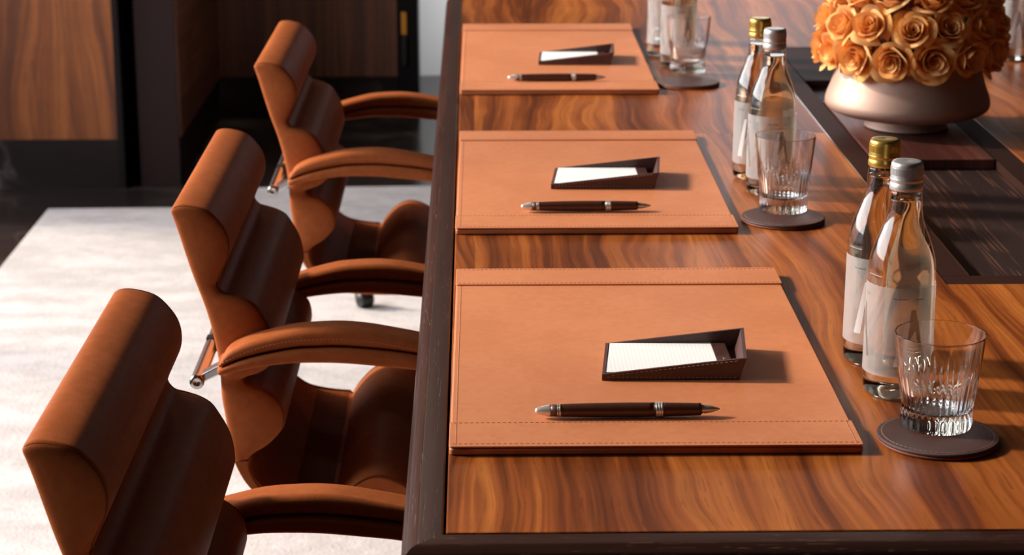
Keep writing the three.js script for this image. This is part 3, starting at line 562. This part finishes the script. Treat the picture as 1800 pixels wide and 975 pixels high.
{
  const g = thing('tumbler', tumblerLabel[0], 'glass', [tumblerAt[0][0], TY + 0.0058, tumblerAt[0][1]], 0, 'cut crystal tumblers');
  const N = 432, flutes = 36, outer = (y) => y < 0.0135 ? 0.0281 + 0.0010 * Math.sqrt(clamp(y / 0.004)) - 0.0008 * sst(0.0115, 0.0135, y) : 0.0285 + 0.0078 * Math.pow(clamp((y - 0.0135) / 0.0635), 0.92);
  const cut = (y, a) => {
    if (y < 0.002) return 0;
    if (y < 0.0125) return 0.0007 * Math.abs(Math.sin(a * 14));                                       // facets round the foot
    const len = 0.030 + 0.009 * (0.5 + 0.5 * Math.cos(a * flutes / 3)), t = 1 - clamp((y - 0.0145) / len);
    return sst(0.0128, 0.0165, y) * 0.00125 * sst(0, 0.6, t) * Math.pow(Math.abs(Math.cos(a * flutes / 2)), 1.5);
  };
  const rows = []; for (let k = 0; k <= 40; k++) rows.push(0.0772 * Math.pow(k / 40, 0.95));
  const inY = (k) => 0.0768 - (0.0768 - 0.0165) * k, pos = [], idx = [], ring = (f, y) => { for (let i = 0; i < N; i++) { const a = i / N * Math.PI * 2, r = f(a); pos.push(r * Math.cos(a), typeof y === 'function' ? y(a) : y, r * Math.sin(a)); } };
  let R = 0;
  ring(() => 0.0002, 0.0012); ring(() => 0.022, 0.0010); ring(() => 0.0265, 0.0002); R = 3;
  rows.forEach((y) => { ring((a) => outer(y) - cut(y, a), y + 0.0002); R++; });
  for (let k = 1; k < 8; k++) { const e = k / 8 * Math.PI; ring(() => outer(0.0772) - 0.0005 + 0.0005 * Math.cos(e), 0.0774 + 0.0005 * Math.sin(e)); R++; }
  for (let k = 0; k <= 16; k++) { const y = inY(k / 16); ring(() => outer(y) - 0.0010 - 0.0014 * (1 - (y - 0.0165) / 0.0603), y); R++; }
  for (const [r, y] of [[0.0245, 0.0148], [0.018, 0.0142], [0.009, 0.0140], [0.0002, 0.0140]]) { ring(() => r, y); R++; }
  for (let k = 0; k + 1 < R; k++) for (let i = 0; i < N; i++) { const j = (i + 1) % N, a = k * N + i, b = k * N + j; idx.push(a, a + N, b, b, a + N, b + N); }
  const q = new THREE.BufferGeometry(); q.setAttribute('position', new THREE.Float32BufferAttribute(pos, 3)); q.setIndex(idx); q.computeVertexNormals();
  part('glass_body', q, M.glass, g);
  tumblerAt.slice(1).forEach(([x, z, sx, sy], i) => { const c = copyOf(g, tumblerLabel[i + 1], [x, i === 3 ? TY + 0.0002 : TY + 0.0058, z]); c.scale.set(sx, sy, sx); });
}
const bottleLabel = [
  'water bottle with silver cap standing behind the front tumbler', 'water bottle with gold cap behind the front silver-capped one',
  'water bottle with silver cap directly behind the middle tumbler', 'water bottle with gold cap behind the middle silver-capped one',
  'blurred water bottle just behind the tumbler by the back desk pad', 'blurred water bottle behind the other one by the back desk pad',
  'clear water bottle across the table at the right of the roses', 'clear water bottle with gold cap at the edge beyond the roses'];
const bottleAt = [[0.360, -1.705], [0.3585, -1.795], [0.353, -2.447], [0.3468, -2.53], [0.3262, -3.325], [0.3135, -3.43], [0.874, -3.385], [0.925, -3.46]];
{
  const outP = [[0.0002, 0.0022], [0.018, 0.0016], [0.0235, 0.0004], [0.0265, 0.0008], [0.0288, 0.0034], [0.0294, 0.008], [0.0292, 0.03], [0.0288, 0.07], [0.0285, 0.103], [0.0285, 0.1075], [0.02815, 0.1085], [0.0284, 0.1095], [0.0281, 0.114], [0.0268, 0.122], [0.0245, 0.130], [0.0216, 0.138], [0.0188, 0.145], [0.0166, 0.151], [0.0153, 0.156], [0.0149, 0.158], [0.0146, 0.16], [0.0139, 0.168], [0.0135, 0.174], [0.0133, 0.1765], [0.0129, 0.178], [0.0126, 0.182], [0.0124, 0.199]];
  const curve = (P, n) => { const c = new THREE.CatmullRomCurve3(P.map(([r, y]) => new THREE.Vector3(r, y, 0)), false, 'centripetal'); return c.getPoints((P.length - 1) * n).map((v) => [Math.max(0.0002, v.x), v.y]); };
  const inP = [[0.0112, 0.199], [0.0114, 0.182], [0.0122, 0.174], [0.0127, 0.168], [0.0135, 0.158], [0.0154, 0.151], [0.0176, 0.145], [0.0204, 0.138], [0.0233, 0.130], [0.0256, 0.122], [0.0269, 0.114], [0.0273, 0.104], [0.0276, 0.07], [0.0279, 0.03], [0.0283, 0.014], [0.0283, 0.0075], [0.0274, 0.0036], [0.025, 0.0022], [0.02, 0.003], [0.0002, 0.0045]];
  const body = lathe(curve(outP, 4), 96);
  // the water fills the bottle to the neck, a hair inside the glass
  const waterP = curve(inP, 4).filter(([r, y]) => y < 0.171), r0 = waterP[0][0];
  const water = lathe([[0.0002, 0.1708], [r0 - 0.0012, 0.1708], [r0 - 0.0003, 0.1711], ...waterP].reverse(), 80);
  const capP = [[0.0128, 0.1785], [0.0136, 0.179], [0.0140, 0.1805], [0.0140, 0.1835], [0.0133, 0.1848], [0.0133, 0.1862], [0.0138, 0.1872], [0.0138, 0.1885], [0.0134, 0.1893], [0.0134, 0.1990], [0.0130, 0.2012], [0.0120, 0.2026], [0.0100, 0.2030], [0.0002, 0.2030], [0.0002, 0.2022], [0.0098, 0.2022]];
  const capG = lathe(capP, 72), knurl = []; for (let k = 0; k < 60; k++) { const a = k / 60 * Math.PI * 2; knurl.push(new THREE.BoxGeometry(0.0007, 0.0058, 0.0007).rotateY(-a).translate(0.0134 * Math.cos(a), 0.1948, 0.0134 * Math.sin(a))); }
  const knurlG = merged(knurl);
  // printed label: pale film with a tall peaked mark and two small lines of print
  const cv = document.createElement('canvas'); cv.width = 1024; cv.height = 640; const x = cv.getContext('2d');
  const paint = (alpha) => {
    x.fillStyle = alpha ? 'rgb(84,84,84)' : 'rgb(214,212,212)'; x.fillRect(0, 0, 1024, 640);
    const A = alpha ? 'rgb(185,185,185)' : 'rgb(118,106,100)', B = alpha ? 'rgb(165,165,165)' : 'rgb(238,236,236)', T = alpha ? 'rgb(220,220,220)' : 'rgb(60,56,58)';
    for (const ox of [256, 768]) {
      x.fillStyle = B; x.beginPath(); x.moveTo(ox + 4, 170); x.lineTo(ox - 36, 170); x.lineTo(ox - 128, 560); x.lineTo(ox - 60, 560); x.closePath(); x.fill();
      x.fillStyle = A; x.beginPath(); x.moveTo(ox + 4, 150); x.lineTo(ox + 42, 150); x.lineTo(ox + 132, 520); x.lineTo(ox + 104, 530); x.lineTo(ox + 40, 300); x.lineTo(ox - 34, 400); x.closePath(); x.fill();
      x.fillStyle = T; for (let k = 0; k < 11; k++) if (k !== 3) x.fillRect(ox - 150 + k * 11, 72 - (k % 3 === 0 ? 4 : 0), 7, 9); for (let k = 0; k < 8; k++) x.fillRect(ox + 40 + k * 10, 74 - (k % 4 === 0 ? 3 : 0), 6, 7);
      for (let k = 0; k < 9; k++) x.fillRect(ox + 40 + k * 7, 360, 4, 5);
      for (let r = 0; r < 3; r++) for (let k = 0; k < 12; k++) x.fillRect(ox - 30 + k * 7, 430 + r * 26, 4, 4);
    }
    const d = x.getImageData(0, 0, 1024, 640), t = new THREE.DataTexture(new Uint8Array(d.data.buffer.slice(0)), 1024, 640);
    t.flipY = false; t.wrapS = t.wrapT = THREE.RepeatWrapping; t.magFilter = THREE.LinearFilter; if (!alpha) t.colorSpace = THREE.SRGBColorSpace; t.needsUpdate = true; return t;
  };
  const lm = std({ map: paint(false), alphaMap: paint(true), transparent: true, roughness: 0.5, side: THREE.DoubleSide });
  const lg = new THREE.CylinderGeometry(0.02885, 0.0295, 0.078, 120, 1, true, -2.6, 5.2); lg.translate(0, 0.061, 0);
  { const u = lg.attributes.uv; for (let i = 0; i < u.count; i++) u.setY(i, 1 - u.getY(i)); }
  { const u = lg.attributes.uv; for (let i = 0; i < u.count; i++) u.setX(i, 0.25 + (u.getX(i) * 5.2 - 2.618) * 0.2828); }
  bottleAt.forEach(([bx, bz], i) => {
    const gold = i % 2 === 1, b = thing('water_bottle', bottleLabel[i], 'bottle', [bx, TY + 0.0002, bz], [0.1, -0.5, 0.2, -0.6, 0.3, 0.2, 0, 0][i], 'glass water bottles');
    part('bottle_glass', body, M.bottleGlass, b);
    part('water', water, M.water, b);
    const cap = part('screw_cap', capG, gold ? M.goldCap : M.silverCap, b); cap.userData.label = gold ? 'gold screw cap' : 'silver screw cap';
    stuff('cap_ridges', knurlG, gold ? M.goldCap : M.silverCap, cap);
    part('printed_label', lg, lm, b);
    if (i > 1) b.scale.set(0.99, i < 4 ? 0.975 : 1, 0.99);
  });
}

// ------------------------------------------------------------------ the bowl of roses on its slab
{
  const s = thing('wood_slab', 'reddish brown lacquered board set in the table trough under the flower bowl', 'board', [0.588, TY - 0.0117, -2.825]);
  part('board', box(0.1555, 0.013, 0.405, 0, 0.0065, 0, 0.0012), M.slab, s);
}
const VX = 0.5935, VZ = -2.835, VY = TY + 0.0014;
{
  const v = thing('flower_bowl', 'squat matte bronze bowl on a short foot, full of orange roses', 'bowl', [VX, VY, VZ]);
  const f = [[0.0002, 0.0004], [0.0555, 0.0004], [0.057, 0.0015], [0.0566, 0.0035], [0.0535, 0.0085], [0.0525, 0.0135], [0.056, 0.0172]];
  part('foot', lathe(f, 96), M.vase, v);
  const o = new THREE.CatmullRomCurve3([[0.053, 0.0165], [0.082, 0.0185], [0.101, 0.0235], [0.1098, 0.0295], [0.1118, 0.036], [0.1098, 0.046], [0.1045, 0.06], [0.0985, 0.08], [0.0945, 0.092], [0.093, 0.095]].map(([r, y]) => new THREE.Vector3(r, y, 0))).getPoints(60).map((p) => [p.x, p.y]);
  part('bowl_body', lathe([[0.0002, 0.0165], ...o, [0.091, 0.095], [0.0915, 0.088], [0.1, 0.05], [0.1, 0.035], [0.07, 0.025], [0.0002, 0.023]], 128), M.vase, v);
  part('flower_foam', new THREE.SphereGeometry(0.068, 40, 24).scale(1, 0.85, 1).translate(0, 0.122, 0), M.foam, v);
}
// a rose: petals spiral from a tight bud to open, curled outer ones
function petal(t, lean, rs) {
  // t 0 = heart, 1 = outermost; returns a petal whose middle faces +x
  const nu = 10, nv = 9, pos = [], idx = [], r = 0.0020 + 0.0175 * Math.pow(t, 0.9), h = 0.022 + 0.005 * Math.sin(Math.PI * Math.min(1, t * 1.1)) - 0.004 * t, w = t < 0.25 ? 2.4 : 1.5 - 0.45 * t, curl = 0.15 + 0.75 * sst(0.45, 1.0, t), tip = 0.0035 * (0.4 + 1.3 * t), ph = rs * 6.28;
  for (let j = 0; j <= nv; j++) for (let i = 0; i <= nu; i++) {
    const u = i / nu * 2 - 1, v = j / nv, a = u * w * (0.55 + 0.45 * Math.sin(Math.PI * Math.min(v, 0.62) / 1.24)), e = 1 - Math.pow(Math.abs(u), 2.2) * (0.34 + 0.2 * t) * v;
    const belly = r * (0.3 + 0.7 * Math.pow(Math.sin(Math.PI / 2 * Math.min(1, v * 1.45)), 0.7));
    let rad = belly + u * 0.0016 * (1 - t * 0.4) + lean * v * v * 0.01, y = h * v * e + tip * v * v * v * (1 - Math.abs(u));
    if (v > 0.62) { const q = (v - 0.62) / 0.38; rad += curl * 0.0095 * q * q * (1 - 0.25 * u * u); y -= curl * 0.0085 * q * q * q * (0.75 + 0.35 * Math.abs(u)); }
    rad += 0.0007 * Math.sin(u * 4.4 + ph) * v * (0.3 + t); y += 0.0009 * Math.sin(u * 5.2 + ph * 2) * v * t;
    pos.push(rad * Math.cos(a), y - 0.012 * (1 - v) * t, rad * Math.sin(a));
  }
  for (let j = 0; j < nv; j++) for (let i = 0; i < nu; i++) { const a = j * (nu + 1) + i, b = a + nu + 1; idx.push(a, b, a + 1, a + 1, b, b + 1); }
  const g = new THREE.BufferGeometry(); g.setAttribute('position', new THREE.Float32BufferAttribute(pos, 3)); g.setIndex(idx); g.computeVertexNormals(); return g;
}
function makeRose(kind) {
  const o = new THREE.Group(); o.name = 'rose';
  const n = 17; let a = kind * 1.3;
  const open = [1, 0.88, 1.08][kind];
  for (let i = 0; i < n; i++) {
    const t = Math.pow(i / (n - 1), 1.0) * open, g = petal(Math.min(1.05, t), 0.1 + 0.5 * rnd() * t, rnd()); g.rotateY(a); a += 2.399 + 0.25 * (rnd() - 0.5);
    part('petal', g, M.petals[(i + kind) % 3], o);
  }
  part('calyx', lathe([[0.0002, -0.013], [0.004, -0.0125], [0.0065, -0.009], [0.0055, -0.006], [0.0002, -0.004]], 16), M.stem, o);
  return o;
}
{
  const kinds = [makeRose(0), makeRose(1), makeRose(2)], C = new THREE.Vector3(VX, VY + 0.128, VZ), up = new THREE.Vector3(0, 1, 0);
  const rows = [[-11, 14, 0.109, 0.1], [11, 14, 0.109, 0.55], [34, 12, 0.111, 0.1], [57, 8, 0.114, 0.4], [79, 3, 0.116, 0]];
  const ord = ['first', 'second', 'third', 'fourth', 'fifth', 'sixth', 'seventh', 'eighth', 'ninth', 'tenth', 'eleventh'];
  rows.forEach(([el, n, R, off], k) => {
    const list = [];
    for (let i = 0; i < n; i++) {
      const az = (i + off + 0.14 * (rnd() - 0.5)) / n * Math.PI * 2, e = (el + 4 * (rnd() - 0.5)) * Math.PI / 180, d = new THREE.Vector3(Math.cos(e) * Math.sin(az), Math.sin(e), Math.cos(e) * Math.cos(az));
      list.push({ d, p: C.clone().addScaledVector(new THREE.Vector3(d.x * 1.05, d.y * 0.9, d.z * 1.05), R - 0.009 + 0.006 * (rnd() - 0.5)) });
    }
    const front = list.filter((q) => q.d.z > -0.15 || k === 4).sort((a, b) => a.p.x - b.p.x), back = list.filter((q) => !front.includes(q)).sort((a, b) => a.p.x - b.p.x);
    for (const q of list) {
      const r = kinds[Math.floor(rnd() * 3)].clone(); r.name = numbered('rose');
      r.position.copy(q.p);
      r.quaternion.setFromUnitVectors(up, q.d.clone().add(new THREE.Vector3(0.24 * (rnd() - 0.5), [0.1, 0.28, 0.42, 0.4, 0.2][k] + 0.2 * (rnd() - 0.5), 0.24 * (rnd() - 0.5))).normalize()).multiply(new THREE.Quaternion().setFromAxisAngle(up, rnd() * 6.28));
      r.scale.setScalar([1.03, 1.0, 1.02, 1.02, 1.0][k] + 0.1 * (rnd() - 0.5));
      const at = front.indexOf(q), ring = ['lowest', 'second', 'third', 'upper', 'top'][k];
      const where = k === 4 ? `orange rose at the very crown of the dome, ${ord[at]} from the bottle side` : at >= 0 ? `orange rose in the ${ring} ring of the dome, ${ord[at]} from the bottle side` : `orange rose on the back of the dome, ${ring} ring, ${ord[back.indexOf(q)]} from the bottle side`;
      tag(r, where, 'rose', 'roses packed in the bronze bowl'); scene.add(r);
    }
  });
}

renderer.render(scene, camera);
